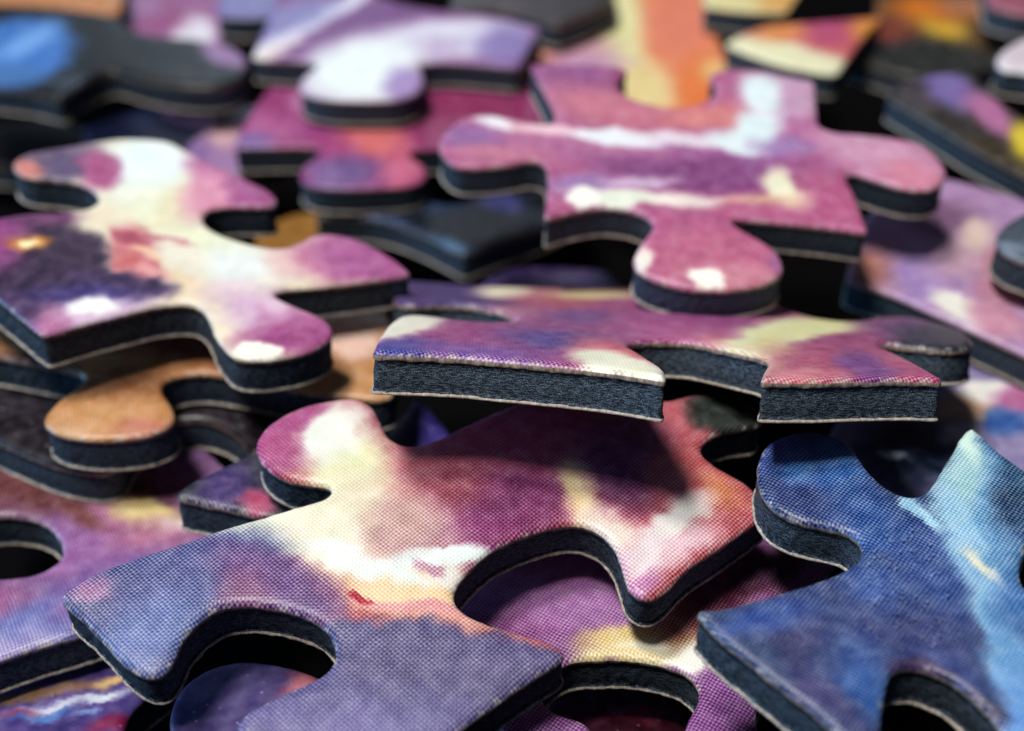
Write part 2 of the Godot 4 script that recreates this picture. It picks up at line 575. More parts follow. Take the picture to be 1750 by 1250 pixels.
func build_pieces() -> void:
	# front
	piece("large purple, cream and rose piece lying across the lower left foreground", Vector3(-3.63, 14.65, -45.46), Vector2(0.0, -0.2), Vector2(-0.0006, -0.0006), 0.045, "b8646c", [0, 32, 51, 82],
		[-15.89, 2.33, -14.92, 1.37, -12.77, 0.22, -10.79, -0.62, -9.18, -1.36, -7.47, -2, -6.15, -2.55, -5.22, -2.89, -4.69, -3.24, -4.61, -3.52, -4.96, -3.74, -5.65, -3.84, -6.62, -4.06, -7.59, -4.63, -8.31, -5.47, -8.6, -6.37, -8.36, -7.32, -7.63, -8.25, -6.56, -8.96, -5.45, -9.32, -4.31, -9.48, -3.41, -9.08, -2.92, -8.21, -2.57, -7.32, -2.17, -6.67, -1.53, -6.29, -0.91, -6.29, -0.01, -6.67, 1.23, -7.51, 2.92, -8.57, 4.5, -9.48, 6.41, -10.62, 8.51, -11.63, 9.76, -10.38, 10.57, -9.56, 11.28, -9.36, 12.03, -9.64, 13.12, -9.93, 14.09, -9.77, 15.03, -9.4, 15.66, -8.88, 15.89, -8.21, 15.62, -7.74, 14.6, -7.51, 13.61, -7.2, 12.88, -6.67, 12.58, -6.22, 12.65, -5.77, 13.11, -5.18, 13.71, -4.67, 14.51, -4.02, 15.46, -2.41, 13.85, -1.02, 12.44, 0.09, 11.33, 0.93, 10.31, 2.12, 9.59, 2.61, 9.07, 2.49, 8.67, 2.03, 8.53, 1.37, 8.34, 0.29, 7.92, -0.62, 7.24, -1.26, 6.17, -1.49, 4.79, -1.12, 3.42, -0.49, 2.29, 0.39, 1.59, 1.28, 1.11, 2.24, 1.12, 2.76, 1.46, 3.22, 2.17, 3.69, 3.26, 4.14, 4.71, 4.6, 5.54, 5.01, 5.87, 5.38, 5.69, 5.69, 5.1, 6.11, 3.87, 7.02, 2.26, 8.31, 1.62, 8.86, -0.34, 10.41, -2.28, 11.68, -4.38, 10.83, -6.32, 9.83, -7.26, 9.06, -7.22, 8.36, -6.59, 7.83, -5.83, 7.35, -4.83, 6.8, -4.04, 6.31, -3.69, 5.75, -3.7, 5.12, -4.01, 4.4, -4.75, 3.69, -5.92, 3.22, -7.51, 2.91, -8.63, 2.97, -9.34, 3.37, -9.83, 3.99, -10.2, 4.69, -10.38, 5.58, -10.6, 6.25, -11.06, 6.5, -11.67, 6.31, -12.54, 5.69, -13.6, 4.6, -14.67, 3.57, -15.54, 2.85],
		[[2.94, -6.24, 7.24, 0, 0.03, 4.46, "9a4468", 0.8],
		[-2.33, -1.96, 3.06, -2.4, 1.37, 2.64, "cf9492", 0.9],
		[5.89, -1.96, 8.52, 1.94, -0.49, 2.99, "c0707a", 0.8],
		[2.19, -1.28, 4.19, -1.96, 0.57, 1.88, "93407a", 0.8],
		[3.77, -3.16, 3.49, 0, -0, 1.74, "7e3266", 0.9],
		[8.72, -5.13, 2.47, 0, -0.17, 2.91, "6a3566", 0.8],
		[11.68, -4.41, 1.75, 1.44, -0.9, 1.71, "c0666a", 0.8],
		[0.52, -3.69, 1.62, 0, 0.05, 1.41, "9c5060", 1],
		[13.35, -3.51, 0.85, 0.7, -0.44, 0.79, "cc8460", 1],
		[5.79, 1.63, 3.88, -1.72, 0.47, 1.75, "c8a0b4", 0.9],
		[-0.91, -0.29, 2.6, 0, 0.11, 1.95, "c49aa4", 0.9],
		[6.58, -2.99, 0.86, -0.16, 0.19, 2.57, "e8d2a6", 0.8],
		[7.96, -1.11, 1.44, 0.68, -0.37, 1.09, "ecdcd0", 0.8],
		[11.16, -1.62, 1.76, -1.46, 0.41, 0.88, "f2eee6", 0.7],
		[9.69, 0.36, 1.28, -1.25, 0.59, 0.98, "ecdfe2", 0.9],
		[9.33, 1.94, 1.1, -0.89, 0.31, 0.61, "c890b8", 0.9],
		[11.56, -0.29, 1.36, -1.18, 0.26, 0.52, "e4c4cc", 0.9],
		[-4.03, -4.77, 2.06, 0.47, -0.14, 3.02, "e4e6bc", 0.7],
		[-3.69, -2.3, 2.17, -1.06, 0.71, 1.93, "e6dcc4", 0.8],
		[-5.21, -7, 1.89, -0.98, 0.72, 1.96, "eaeee4", 0.6],
		[-7.62, -6.06, 0.72, -1.44, 1.09, 1.08, "b05688", 0.6],
		[-7.01, -7.96, 1.43, -0.99, 0.29, 0.64, "b0588c", 0.8],
		[-0.79, 1.94, 4.21, 1.36, -0.25, 1.49, "f0d2aa", 0.8],
		[-0.97, 3.22, 2.98, 0.5, -0.04, 0.59, "e0ae9e", 0.9],
		[-6.75, -1.28, 3.28, -0.76, 0.43, 1.64, "f0f2da", 0.4],
		[-4.57, -0.45, 2.3, 1.01, -0.35, 1.84, "ece8d2", 0.5],
		[-3.43, 0.68, 2.23, 1.07, -0.18, 0.77, "ecf4ee", 0.4],
		[0.29, 0.52, 2.53, -0.45, 0.1, 0.63, "e8f4f2", 0.4],
		[-1.33, 1.47, 2, 0.69, -0.1, 0.6, "eaf2ec", 0.5],
		[1.22, 1.47, 1.26, 0.27, -0.08, 0.74, "e8e6dc", 0.7],
		[0.19, 1.16, 0.73, 0.32, -0.06, 0.24, "c8a0b0", 0.6],
		[-0.76, 2.5, 3.26, 0.55, -0.04, 0.66, "f2d8b0", 0.6],
		[0.02, 3.22, 2.99, 0.38, -0.02, 0.39, "e2a8a8", 0.7],
		[-1.23, -1.28, 1.69, -0.8, 0.54, 1.57, "ccaaa6", 0.9],
		[-2.89, 2.56, 0.59, 0.25, -0.04, 0.2, "c03048", 0.4],
		[-12.32, 3.76, 4.69, -2.24, 1.74, 3.45, "646892", 0.15],
		[-10.23, 1.47, 3.77, -1.83, 0.95, 2.05, "62689a", 0.5],
		[-6.61, 1.94, 3.18, 1.7, -0.39, 1.54, "77588f", 0.5],
		[-11.47, 4.35, 2.55, -1.2, 0.81, 1.64, "7484b8", 0.9],
		[-0.01, 7.7, 10.08, 1.2, -0.17, 3.74, "645f8c", 0.12],
		[1.59, 6.06, 4.74, 0.97, -0.21, 1.64, "6c668e", 0.6],
		[-2.74, 8.76, 5.1, 0, 0.13, 1.55, "7670a4", 0.9],
		[-7.83, 2.25, 1.51, 0.63, -0.16, 1.01, "8a5a86", 0.9],
		[-14.71, 1.94, 0.86, -0.42, 0.3, 0.58, "b08ab0", 0.9],
		[14.31, -8.32, 2.12, 0.53, -0.41, 1.7, "29322e", 0.45]])
	# middle
	piece("raised puzzle piece in sharp focus at the middle, its dark flat edge facing the viewer", Vector3(8.16, 17.36, -60.27), Vector2(-0.05, 0.405), Vector2(-0.0, -0.0004), 0.045, "a85c86", [0, 17, 24, 38, 42, 63],
		[-16.04, -12.56, -14.92, -7.28, -14.02, -3.46, -13.06, -3.52, -11.8, -4.1, -10.51, -4.04, -9.13, -2.74, -8.21, -0.96, -7.84, 0.49, -8.94, 1.72, -10.43, 1.74, -11.95, 1.02, -13.17, 0.59, -13.76, 0.94, -14.19, 2.55, -14.45, 5.76, -14.53, 8.95, -14.54, 11, -13.2, 10.97, -10.8, 10.98, -8.48, 11.56, -6.4, 12.04, -4.69, 12.59, -3.03, 13.38, -1.93, 14.14, -1.79, 11.97, -2.11, 10.15, -2.47, 8.36, -2.82, 6.78, -2.55, 5.77, -1.91, 5.13, -1.09, 4.77, 0.35, 4.75, 1.45, 5.77, 2.63, 7.19, 3.31, 8.08, 3.44, 9.06, 2.83, 11.24, 2.21, 13.42, 4.58, 13.05, 7.43, 12.22, 9.34, 11.83, 10.64, 11.81, 10.59, 9.32, 10.37, 6.49, 10.12, 4.53, 10.18, 3.21, 10.93, 2.7, 12.03, 3.27, 13.38, 3.77, 14.57, 3.33, 15.38, 2.14, 16.09, -0.11, 16.32, -2, 15.95, -3.84, 15.37, -5.51, 14.48, -6.32, 13.19, -5.97, 11.65, -4.52, 10.16, -3.52, 9.28, -3.89, 8.83, -4.58, 8.11, -6.5, 7.45, -12.64, 4.07, -14.19, -0.84, -14.25, -6.36, -12.22, -10.05, -12.1, -13.75, -12.77],
		[[-12.59, -7.57, 5.08, 1.57, 0.25, 9.34, "594a80", 0.8],
		[-8.17, -9.44, 2.09, -0.65, -0.05, 3.24, "f0ead0", 0.6],
		[-5.16, -7.46, 2.76, -0.83, -0.26, 4.72, "b86a80", 0.8],
		[-2.93, -9.82, 3.23, -0.99, -0.2, 2.52, "dccc9e", 0.8],
		[-7.42, 0.61, 2.32, 2.01, -0.19, 3.41, "e0b8a8", 0.9],
		[-4.53, 2.62, 6.32, 1.78, -0.46, 5.38, "a0608e", 0.8],
		[-10.36, 7.44, 4.09, 1.06, -0.01, 4.65, "a65c90", 0.8],
		[-13.56, 4.25, 2, -2.37, 0.28, 3.37, "efeedc", 0.5],
		[-13.22, 9.95, 1.81, -0.43, 0.14, 2.3, "4e52a0", 0.8],
		[-5.95, 7, 2.9, 1.7, -0.25, 3.15, "66589a", 1],
		[-9.8, 10.31, 3.12, 0.78, -0.02, 1.99, "8a64a8", 0.9],
		[-3.93, -1.31, 2.24, -0.61, -0.22, 2.83, "7c5c96", 1],
		[-3.71, 9.63, 2.18, 1.74, -0.47, 3.75, "d87a88", 0.7],
		[-3.7, 12.25, 1.97, 2.42, -0.45, 3.14, "f0f4dc", 0.45],
		[-2.13, 13.96, 0.67, 0.51, -0.41, 2.5, "eef0e0", 0.7],
		[1.62, -2.83, 4.97, 0.91, -1.2, 7.5, "a85a90", 0.7],
		[1.21, 3.78, 3.65, 2.38, -0.69, 3.82, "b86898", 0.8],
		[2.28, 5.97, 1.67, 1.52, -0.55, 2.6, "d08a94", 0.8],
		[5.35, 2.23, 3.68, -4.78, -0.91, 5.24, "e8ecc2", 0.5],
		[8.98, -1.44, 4.74, -3.66, -0.72, 3.02, "e8e6b2", 0.5],
		[3.86, 7.9, 1.16, -0.26, -1.28, 6.11, "e4dca8", 0.7],
		[7.22, 10.69, 4.26, 1.6, -1.65, 5.6, "bc6a86", 0.6],
		[7.71, 9.9, 0.76, 2.64, -1.14, 3.32, "875894", 0.8],
		[4.4, 12.59, 1.61, -0.34, -0.38, 1.6, "d8909a", 0.9],
		[12.91, -1.89, 2.28, 1.8, -1.47, 4.5, "8a5a88", 0.7],
		[14.35, 1.41, 2.39, 1.83, -2.02, 5.59, "343a44", 0.6],
		[10.17, 11.39, 0.43, 1.68, -0.73, 1.85, "b86088", 0.8]], 2.0)
	# rear rose
	piece("rose puzzle piece with white streaks behind the middle, round knob pointing at the viewer", Vector3(10.85, 19.83, -75.19), Vector2(0.0, -0.14), Vector2(-0.0006, -0.0006), 0.05, "b4668f", [0, 19, 44, 62],
		[-9.66, -12.35, -8.74, -8.43, -8.13, -5.32, -8.45, -4.46, -9.48, -4.61, -11.15, -5.39, -12.8, -5.75, -14.34, -4.89, -15.18, -3.41, -15.37, -1.97, -14.92, -0.63, -14.18, 0.29, -12.94, 0.42, -11.13, 0.16, -9.78, -0.3, -9.04, -0.03, -8.73, 0.81, -8.72, 2.08, -8.83, 4.18, -9, 5.96, -7.02, 5.08, -5.28, 4.78, -3.78, 5.2, -2.9, 6.02, -2.79, 6.77, -3.26, 7.74, -3.92, 9.13, -4.15, 10.22, -3.83, 11.02, -2.77, 11.8, -1.25, 12.42, 0.63, 12.47, 2.24, 12.17, 3.44, 11.54, 3.97, 10.75, 4.02, 9.79, 3.63, 8.69, 2.7, 7.57, 1.83, 6.6, 1.59, 6.14, 2.07, 6.02, 3, 6.14, 5.23, 6.43, 7.46, 6.83, 9.37, 7.29, 9.34, 5.44, 9.3, 3.33, 9.15, 1.58, 9.44, 1.13, 10.78, 1.83, 12.4, 2.71, 13.79, 2.83, 14.8, 2.08, 15.37, 0.75, 15.21, -0.63, 14.47, -2.24, 12.98, -2.92, 11.19, -3.27, 9.34, -3.55, 8.62, -4.11, 8.71, -6.12, 9.07, -8.66, 9.25, -9.97, 7.9, -10.52, 6.04, -11.39, 4.46, -11.63, 3.09, -11.39, 2.3, -10.59, 2.55, -9.42, 2.52, -8.43, 1.88, -7.52, 1.04, -6.78, -0.5, -6.41, -2.04, -7, -3.26, -7.9, -3.84, -9.04, -3.65, -10.36, -3.04, -11.39, -3.74, -12.03, -5.04, -12.19, -7.76, -12.43],
		[[-6.82, -8.79, 4.1, 1.46, -0.55, 4.49, "98588f", 0.8],
		[-4.28, -6.17, 5.78, 2.03, -0.42, 2.87, "c87c92", 0.8],
		[7.26, -8.03, 3.43, 0, -0.82, 5.24, "caa4c2", 0.7],
		[8.3, -2.97, 2.7, 0.96, -0.54, 2.03, "b46a9c", 0.8],
		[11.53, -0.94, 4.02, 2.23, -0.89, 2.56, "d0a0bc", 0.7],
		[13.09, 1.66, 1.8, 0.98, -0.59, 1.59, "d890a8", 0.8],
		[3.18, -5.81, 2.24, 0, -0.27, 2.17, "c87a98", 0.8],
		[1.6, -5.09, 2.97, 0, -0.17, 1.57, "d88a88", 0.9],
		[-1.02, -0.8, 8.8, 1.16, -0.2, 1.59, "a868a0", 0.7],
		[-0.16, 1.34, 5.86, 0.76, -0.3, 2.16, "8e5088", 0.55],
		[3.92, -0.28, 1.42, 0, -0.27, 1.97, "9a6098", 0.8],
		[-6.35, -1.61, 6.4, 1.06, -0.08, 0.94, "b876a0", 0.8],
		[-13.59, -2.97, 2.19, 0, 0.04, 1.52, "9a6aa4", 0.8],
		[-11.75, -0.94, 3.21, 0.52, -0.04, 1.06, "c07a96", 0.8],
		[-11.96, -4.52, 1.45, 0.59, -0.07, 0.69, "eceef2", 0.6],
		[-8.1, -3.53, 3.24, 0.87, -0.06, 0.62, "eccad4", 0.7],
		[-4.12, -2.63, 3.21, 0.65, -0.12, 1.02, "e8eef2", 0.5],
		[0.21, -2.29, 3.92, 0.52, -0.1, 0.75, "e4d8e4", 0.6],
		[4.33, -3.32, 1.83, -1.74, 0.36, 2.16, "dff0f4", 0.5],
		[5.36, -8.03, 1.53, 0, -0.38, 2.71, "e0f0f4", 0.55],
		[3.42, -1.95, 2.04, 0.71, -0.27, 1.2, "e0eef0", 0.6],
		[5.9, -1.61, 1.8, 0, -0.18, 1.21, "a888bc", 0.9],
		[-6.53, 2.79, 2.42, 0, -0.06, 1.49, "a07cb2", 0.8],
		[-3.38, 2.29, 2.43, 0, -0.04, 0.63, "ccb0cc", 0.7],
		[-2.48, 4.02, 5.39, 0.68, -0.1, 0.85, "ece4dc", 0.6],
		[-4.53, 4.14, 2.39, 0, -0.05, 0.79, "e4ecdc", 0.6],
		[5.16, 3.23, 0.88, -0.92, 0.55, 2.31, "ecead0", 0.5],
		[6.17, 4.45, 0.74, 0.9, -0.51, 1.04, "f0e2c4", 0.6],
		[3.59, 4.63, 2.38, 0, -0.15, 1.08, "e0b8a0", 0.8],
		[-6.75, 4.02, 1.23, 0, -0.04, 0.97, "f4f6ec", 0.3],
		[5.09, 5.93, 5.21, 0.81, -0.24, 1.16, "bc6a92", 0.8],
		[7.99, 4.75, 1.14, 2.3, -1.2, 1.83, "bc6690", 0.8],
		[-0.13, 7.65, 2.97, 0, -0.24, 2.25, "ba6690", 0.8],
		[-0.04, 9.87, 4.19, 0, -0.3, 2.69, "c27090", 0.7],
		[1.05, 11.46, 3.17, 0, -0.15, 1.25, "cc8a9c", 0.9],
		[-3.66, 9.87, 0.58, 0, -0.09, 1.29, "ece8dc", 0.7],
		[-0.3, 11.67, 1.2, 0, -0.1, 0.88, "f8f8ec", 0.3],
		[3.83, 9.87, 0.65, 0, -0.24, 1.62, "b878ac", 0.9]])
	# left
	piece("cream and purple puzzle piece at left with an orange star on a dark patch", Vector3(-18.92, 18.37, -68.56), Vector2(-0.06, -0.05), Vector2(-0.0006, -0.0006), 0.05, "e6dec6", [29, 51, 55],
		[-11.83, -7.68, -11.35, -8.83, -9.53, -9.85, -8.1, -10.68, -6.61, -11.36, -4.89, -11.65, -3.17, -11.45, -1.86, -10.46, -0.49, -9.26, 1.28, -7.9, 3.08, -6.52, 4.35, -5.4, 4.81, -4.44, 4.71, -3.92, 3.43, -3.64, 1.91, -3.47, 1.06, -3.03, 0.81, -2.17, 1.07, -1.31, 1.75, -0.51, 2.92, 0.22, 4.48, 0.84, 5.88, 0.95, 6.81, 0.21, 7.5, -0.72, 8.52, -0.96, 9.63, -0.74, 11.06, 0.23, 12.5, 1.62, 13.37, 2.84, 10.73, 3.89, 8.26, 4.72, 6.36, 5.26, 6.04, 5.64, 6.42, 6.07, 7.78, 6.91, 8.92, 7.64, 9.56, 8.46, 9.54, 9.37, 8.75, 10.54, 7.35, 11.33, 5.87, 11.67, 5.02, 11.54, 4.3, 10.73, 3.7, 9.74, 3.18, 8.49, 2.66, 7.55, 1.95, 7.06, 0.41, 7.31, -1.47, 8.32, -3.24, 9.4, -4.83, 10.55, -6.46, 9, -7.91, 7.59, -10.46, 5.37, -13.34, 2.93, -12, 0.68, -10.5, -0.81, -8.71, -1.55, -7.12, -1.86, -5.89, -2.34, -5.5, -3.22, -5.97, -4.38, -7, -5.29, -8.87, -5.74, -10.5, -5.93, -11.44, -6.72],
		[[-3.22, -7.27, 3.43, 1.95, 0.23, 4.96, "e6f4f4", 0.6],
		[0.26, -0.51, 4.49, 3.82, -0.31, 3.47, "e8ecd0", 0.7],
		[1.6, 4.7, 2.92, 0.64, 0.17, 1.73, "e8d4b4", 1],
		[3.9, 3.27, 2.53, -0.25, 0.4, 2.4, "e6eeec", 0.9],
		[-0.94, -3.12, 1.08, 0.93, -0.27, 3.66, "e6e0c0", 1],
		[-8.94, -7.36, 2.94, -0.95, 0.79, 2.5, "67587c", 0.5],
		[-10.72, -6.77, 0.89, -0.1, 0.56, 1.91, "d08a80", 0.8],
		[-6.33, -6.9, 1.56, 1.34, -0.04, 2.24, "b0588c", 0.4],
		[-9.46, -9.26, 2.17, -1.24, 0.32, 0.9, "72607c", 0.8],
		[1.88, -6.72, 3.38, 3.69, -0.49, 3.13, "b2649a", 0.5],
		[0.48, -4.71, 1.45, 1.29, -0.28, 3.15, "dc9ab4", 0.8],
		[3.62, -4.7, 1.8, 1.03, -0.03, 1.36, "ac5a94", 0.8],
		[-7.17, 3.76, 4.77, 1.73, 0.75, 5.17, "3e2a48", 0.2],
		[-6.26, 6.92, 4.47, -0.43, 0.95, 3.3, "3e2a4a", 0.3],
		[-2.12, 5.65, 3.2, 0.5, 0.22, 1.36, "46305c", 0.3],
		[-1.94, 2.3, 2.05, 1.67, -0.15, 2.18, "d08088", 0.4],
		[-2.57, 0.97, 1.58, 0.45, 0.07, 0.56, "b05068", 0.5],
		[-0.59, 1.02, 1.35, 0.22, 0.06, 0.44, "c07080", 0.5],
		[-1.01, 2.58, 1.71, 0.89, 0.01, 0.53, "ecc4a8", 0.5],
		[-1.06, 4.06, 1.55, 1.02, -0.01, 0.49, "e0a0a0", 0.5],
		[-2.36, 3.28, 0.63, -0.06, 0.28, 1.2, "cc7478", 0.6],
		[0.56, 2.67, 1.69, 0.89, 0.02, 1.4, "e8e4d4", 0.6],
		[-3.8, 6.97, 3.29, -0.31, 0.34, 1.32, "46387c", 0.8],
		[-10.48, 1.28, 2.2, -0.23, 1.17, 3.72, "9a4a8c", 0.7],
		[-8.19, -0.95, 2.27, -0.24, 0.26, 0.92, "7a4470", 0.8],
		[-8.02, 1.92, 1.07, -0.11, 0.23, 0.8, "e8a040", 0.9],
		[-8.09, 1.92, 0.5, -0.05, 0.13, 0.43, "fff4c8", 0.6],
		[-3.02, 8.84, 3.19, -1.43, 0.52, 1.45, "dac2dc", 0.7],
		[-2.91, 8.06, 1.29, -0.39, 0.25, 0.8, "f2f6f4", 0.4],
		[-4.84, 9.81, 1.16, -0.11, 0.43, 1.55, "b878a4", 0.9],
		[-6.83, 8.09, 1.33, 0.98, -0.02, 0.96, "58406c", 0.9],
		[6.63, 2.06, 1.61, -0.16, 0.33, 2.47, "e4c4c0", 0.8],
		[8.54, 1.55, 2, 0.46, 0.06, 2.79, "c884a4", 0.7],
		[10.85, 1.63, 2.98, 0.69, -0.01, 2.85, "b0609a", 0.5],
		[5.52, 7.49, 2.82, 1.45, -0.09, 2.09, "dabcd4", 0.7],
		[8.16, 8.9, 2.43, 1.25, -0.16, 2.13, "b4649a", 0.7],
		[7.11, 10.05, 2.36, -0.21, 0.18, 1.24, "a8508c", 0.9],
		[6.65, 6.83, 0.91, 0.76, -0.22, 1.29, "dcc0d4", 0.8],
		[6.07, 11.03, 1.05, -0.09, 0.13, 0.86, "f6f8ea", 0.3]])
	# blue
	var blue := piece("blue puzzle piece at lower right with a pale cyan stripe", Vector3(16.44, 16.99, -40.34), Vector2(0.0, -0.06), Vector2(-0.0006, -0.0006), 0.045, "3c4e76", [0, 34, 48, 54],
		[-9.19, 1.04, -8.07, 0.92, -6.8, 0.48, -5.54, 0.06, -4.22, -0.46, -3.16, -0.95, -2.38, -1.48, -1.93, -2.03, -1.8, -2.51, -1.92, -3, -2.33, -3.42, -2.97, -3.67, -3.77, -3.92, -4.55, -4.32, -5.15, -4.95, -5.47, -5.7, -5.53, -6.85, -5.29, -8.16, -4.89, -9.02, -4.14, -9.73, -3.25, -10.07, -2.47, -10.16, -1.69, -9.86, -1.07, -9.31, -0.8, -8.45, -0.56, -7.32, -0.26, -6.66, 0.27, -5.92, 0.9, -5.58, 1.48, -5.77, 2, -6.31, 2.67, -7.32, 3.52, -8.57, 4.32, -9.86, 4.89, -10.54, 5.26, -9.86, 5.67, -8.73, 6.42, -7.48, 6.99, -6.38, 6.93, -5.62, 5.95, -4.14, 4.86, -2.2, 4.33, -1.18, 4.19, -0.16, 4.85, 0.35, 6.09, -0.2, 7.49, -1.52, 8.09, -1.52, 9.19, 0.92, 7.03, 3.04, 4.78, 5.03, 2.58, 7.16, 1.77, 8.42, 1.44, 9.15, 0.71, 10.56, 0.02, 10.21, 0.09, 9.27, 1.14, 7.92, 1.2, 6.64, 0.76, 5.63, 0.13, 4.67, -0.86, 4.05, -1.74, 3.97, -2.15, 4.19, -2.48, 4.87, -2.88, 6.01, -3.19, 6.9, -3.48, 7.67, -3.98, 7.87, -4.83, 6.88, -5.39, 6.01, -6.33, 4.98, -7.27, 3.8, -8.28, 2.6, -8.93, 1.57],
		[[-2.76, -7.4, 2.41, 1.49, -1.1, 2.59, "48659c", 1],
		[-3.68, -5.09, 2.35, 1.4, -0.44, 1.05, "3f4f82", 1],
		[-4.06, -9.02, 1.59, -1.25, 0.3, 1.43, "38509a", 0.8],
		[-1.63, -7.8, 1.31, 0, -0.32, 1.6, "4c7cbc", 0.9],
		[-3.8, -7.4, 1.04, 0, -0.2, 1.19, "5284c0", 0.9],
		[-0.97, -3.63, 1.66, 2.74, -1.09, 1.37, "4668a2", 0.8],
		[-2.06, 1.36, 4.92, 1.23, -0.95, 2.72, "4a5888", 1],
		[-4.75, 3.46, 2.26, 2.83, -0.89, 1.14, "4a4c76", 0.8],
		[-0.9, 2.28, 1.52, 2.3, -2.19, 2.51, "465080", 0.8],
		[-1.72, -0.22, 1.18, 0.66, -0.59, 1.21, "4a68a4", 0.9],
		[-2.89, 5.15, 1.52, 2.1, -1.11, 1.26, "3f66a4", 0.9],
		[-4.73, 5.69, 1.18, 1.55, -0.53, 0.62, "4e4c7c", 1],
		[-6.71, 1.67, 2.34, -0.53, -0.01, 0.78, "4660a0", 0.8],
		[0.98, -1.55, 1.51, -1.01, 0.5, 3.18, "48629c", 0.8],
		[5.22, -3.63, 3.26, -2.03, 0.37, 5.9, "5682b0", 0.5],
		[4.15, -5.09, 1.92, -0.89, -0.16, 4.16, "7cacd2", 0.7],
		[3.5, -7.4, 1.05, 0.3, -1.19, 3.1, "a8d0d8", 0.8],
		[4.64, -9.65, 0.54, 0, -0.46, 1.68, "d2f0e8", 0.8],
		[2.45, -3.45, 0.79, -0.5, 0.38, 3.73, "a8d0e8", 0.6],
		[2.58, 0.42, 1, -0.52, 0.14, 3.45, "90bcdc", 0.6],
		[2.35, 4.31, 0.85, -0.31, -0.16, 3.45, "7aaad4", 0.6],
		[2.17, 7.01, 1.33, -0.27, -0.5, 3.02, "74a4dc", 0.7],
		[5.92, -5.09, 1.66, -0.77, -0.17, 2.78, "3e5878", 0.7],
		[6.24, -7.4, 0.66, 0.79, -0.94, 1.37, "466a8c", 0.8],
		[4.21, 0.42, 1.4, 0, -0.59, 1.9, "4c78b0", 0.8],
		[1.2, -4.43, 0.37, 1.12, -0.3, 0.28, "b4dcee", 0.6],
		[0.82, -4.9, 0.27, 0.48, -0.23, 0.28, "a0cce8", 0.8],
		[2.85, -1.38, 0.48, 0.94, -0.25, 0.27, "f0ead4", 0.9],
		[-0.14, 4.6, 1.07, 0.98, -0.69, 0.97, "42508a", 0.8],
		[-0.95, 4.31, 1.16, 0.44, -0.2, 0.44, "40305a", 0.8],
		[0.79, 5.96, 0.59, 0.53, -0.24, 0.32, "3c2c50", 0.8],
		[6.53, -0.22, 2.83, 0, -1.53, 4.48, "5a88be", 0.8]])
	blisters(blue, Vector2(-0.77, 0.26), Vector2(1, 2.02), Vector2(-1.53, 3.2), 70)
	# lower left
	piece("mauve piece at the lower left edge with a round socket opening to a dark gap", Vector3(-22.05, 8.82, -52.15), Vector2(0.0, -0.05), Vector2(-0.0006, -0.0006), 0.05, "8c6494", [0, 7, 11, 14],
		[-4.32, 8.49, -3.15, 7.97, -1.77, 7.2, -0.97, 6.77, 0.29, 6.19, 1.07, 5.89, 4.36, 4.12, 8.28, 2.15, 8.57, -0.56, 8.38, -2.77, 7.38, -5.1, 4.7, -8.48, 0.02, -8.17, -4.77, -7.81, -8.57, -6.56, -7.7, -4.16, -6.46, -2.55, -5.52, -2.5, -4.81, -2.68, -3.74, -2.59, -2.3, -2.05, -1.28, -1, -0.76, 0.04, -0.75, 0.63, -1.17, 1.25, -1.93, 1.75, -3.39, 1.95, -4.27, 2.35, -4.48, 3.93, -4.43, 6.19],
		[[-2.96, -4.94, 7.14, 0.91, 0.52, 2.36, "6f3a3c", 0.7],
		[1.06, -2.62, 1.95, 0.93, -0.01, 1.69, "a8708e", 0.8],
		[2.85, -2.85, 2.24, 0.55, 0.12, 1.16, "d8c48a", 0.6],
		[4.61, -1.72, 1.27, -0.76, 0.3, 0.67, "e4d8c8", 0.7],
		[0.37, -1.72, 1.9, 1.33, -0.09, 0.61, "74402c", 0.8],
		[2.49, -0.41, 3.33, -0.9, 0.51, 1.43, "b87a98", 0.8],
		[0.02, 0.44, 2.37, 0, 0.66, 2.51, "9e6ca4", 0.8],
		[-0.68, 5.21, 3.17, -1.8, 1.17, 2.1, "7a82bc", 0.8],
		[2.58, 2.49, 2.87, -1.65, 0.94, 1.88, "8a66a4", 0.8],
		[-1.35, 6.68, 1.77, -0.99, 0.59, 1.02, "a8a0cc", 0.9],
		[-2.82, 3.68, 1.36, -0.8, 0.54, 0.95, "a06a98", 0.9]])
	# bottom left
	piece("speckled blue and white piece in the bottom left corner below the mauve piece", Vector3(-22.84, 5.6, -44.32), Vector2(0.0, 0.0), Vector2(-0.0006, -0.0006), 0.1, "5c4e90", [0, 3, 9, 11],
		[-6.93, -3.78, -2.96, -5, 2.83, -5.41, 6.93, -4.18, 6.18, -2.21, 5.21, -0.89, 4.76, -0.05, 4.72, 1.17, 4.86, 2.82, 5, 4.46, 0.26, 5.1, -4.01, 5.41],
		[[0.01, -1.02, 3.78, -1.17, 0.15, 0.33, "9c7c60", 1],
		[3.52, -2.16, 0.94, -0.53, 0.15, 0.29, "d4b478", 0.9],
		[1.07, -0.28, 1.75, -0.53, 0.16, 0.36, "d0d6e8", 1],
		[3.37, -1.06, 1.25, -0.45, 0.14, 0.33, "dce6f0", 1],
		[0.7, 0.37, 1.26, -0.31, 0.12, 0.28, "5a88c8", 1],
		[2.83, 0.08, 0.73, -0.26, 0.1, 0.21, "88a0d8", 1],
		[-0.44, 0.22, 0.76, -0.19, 0.13, 0.28, "90507a", 1],
		[4.13, 0.87, 1.13, -0.61, 0.25, 0.47, "8a3060", 0.9],
		[1.46, 1.08, 1.36, 0, 0.09, 0.32, "423678", 0.9]])
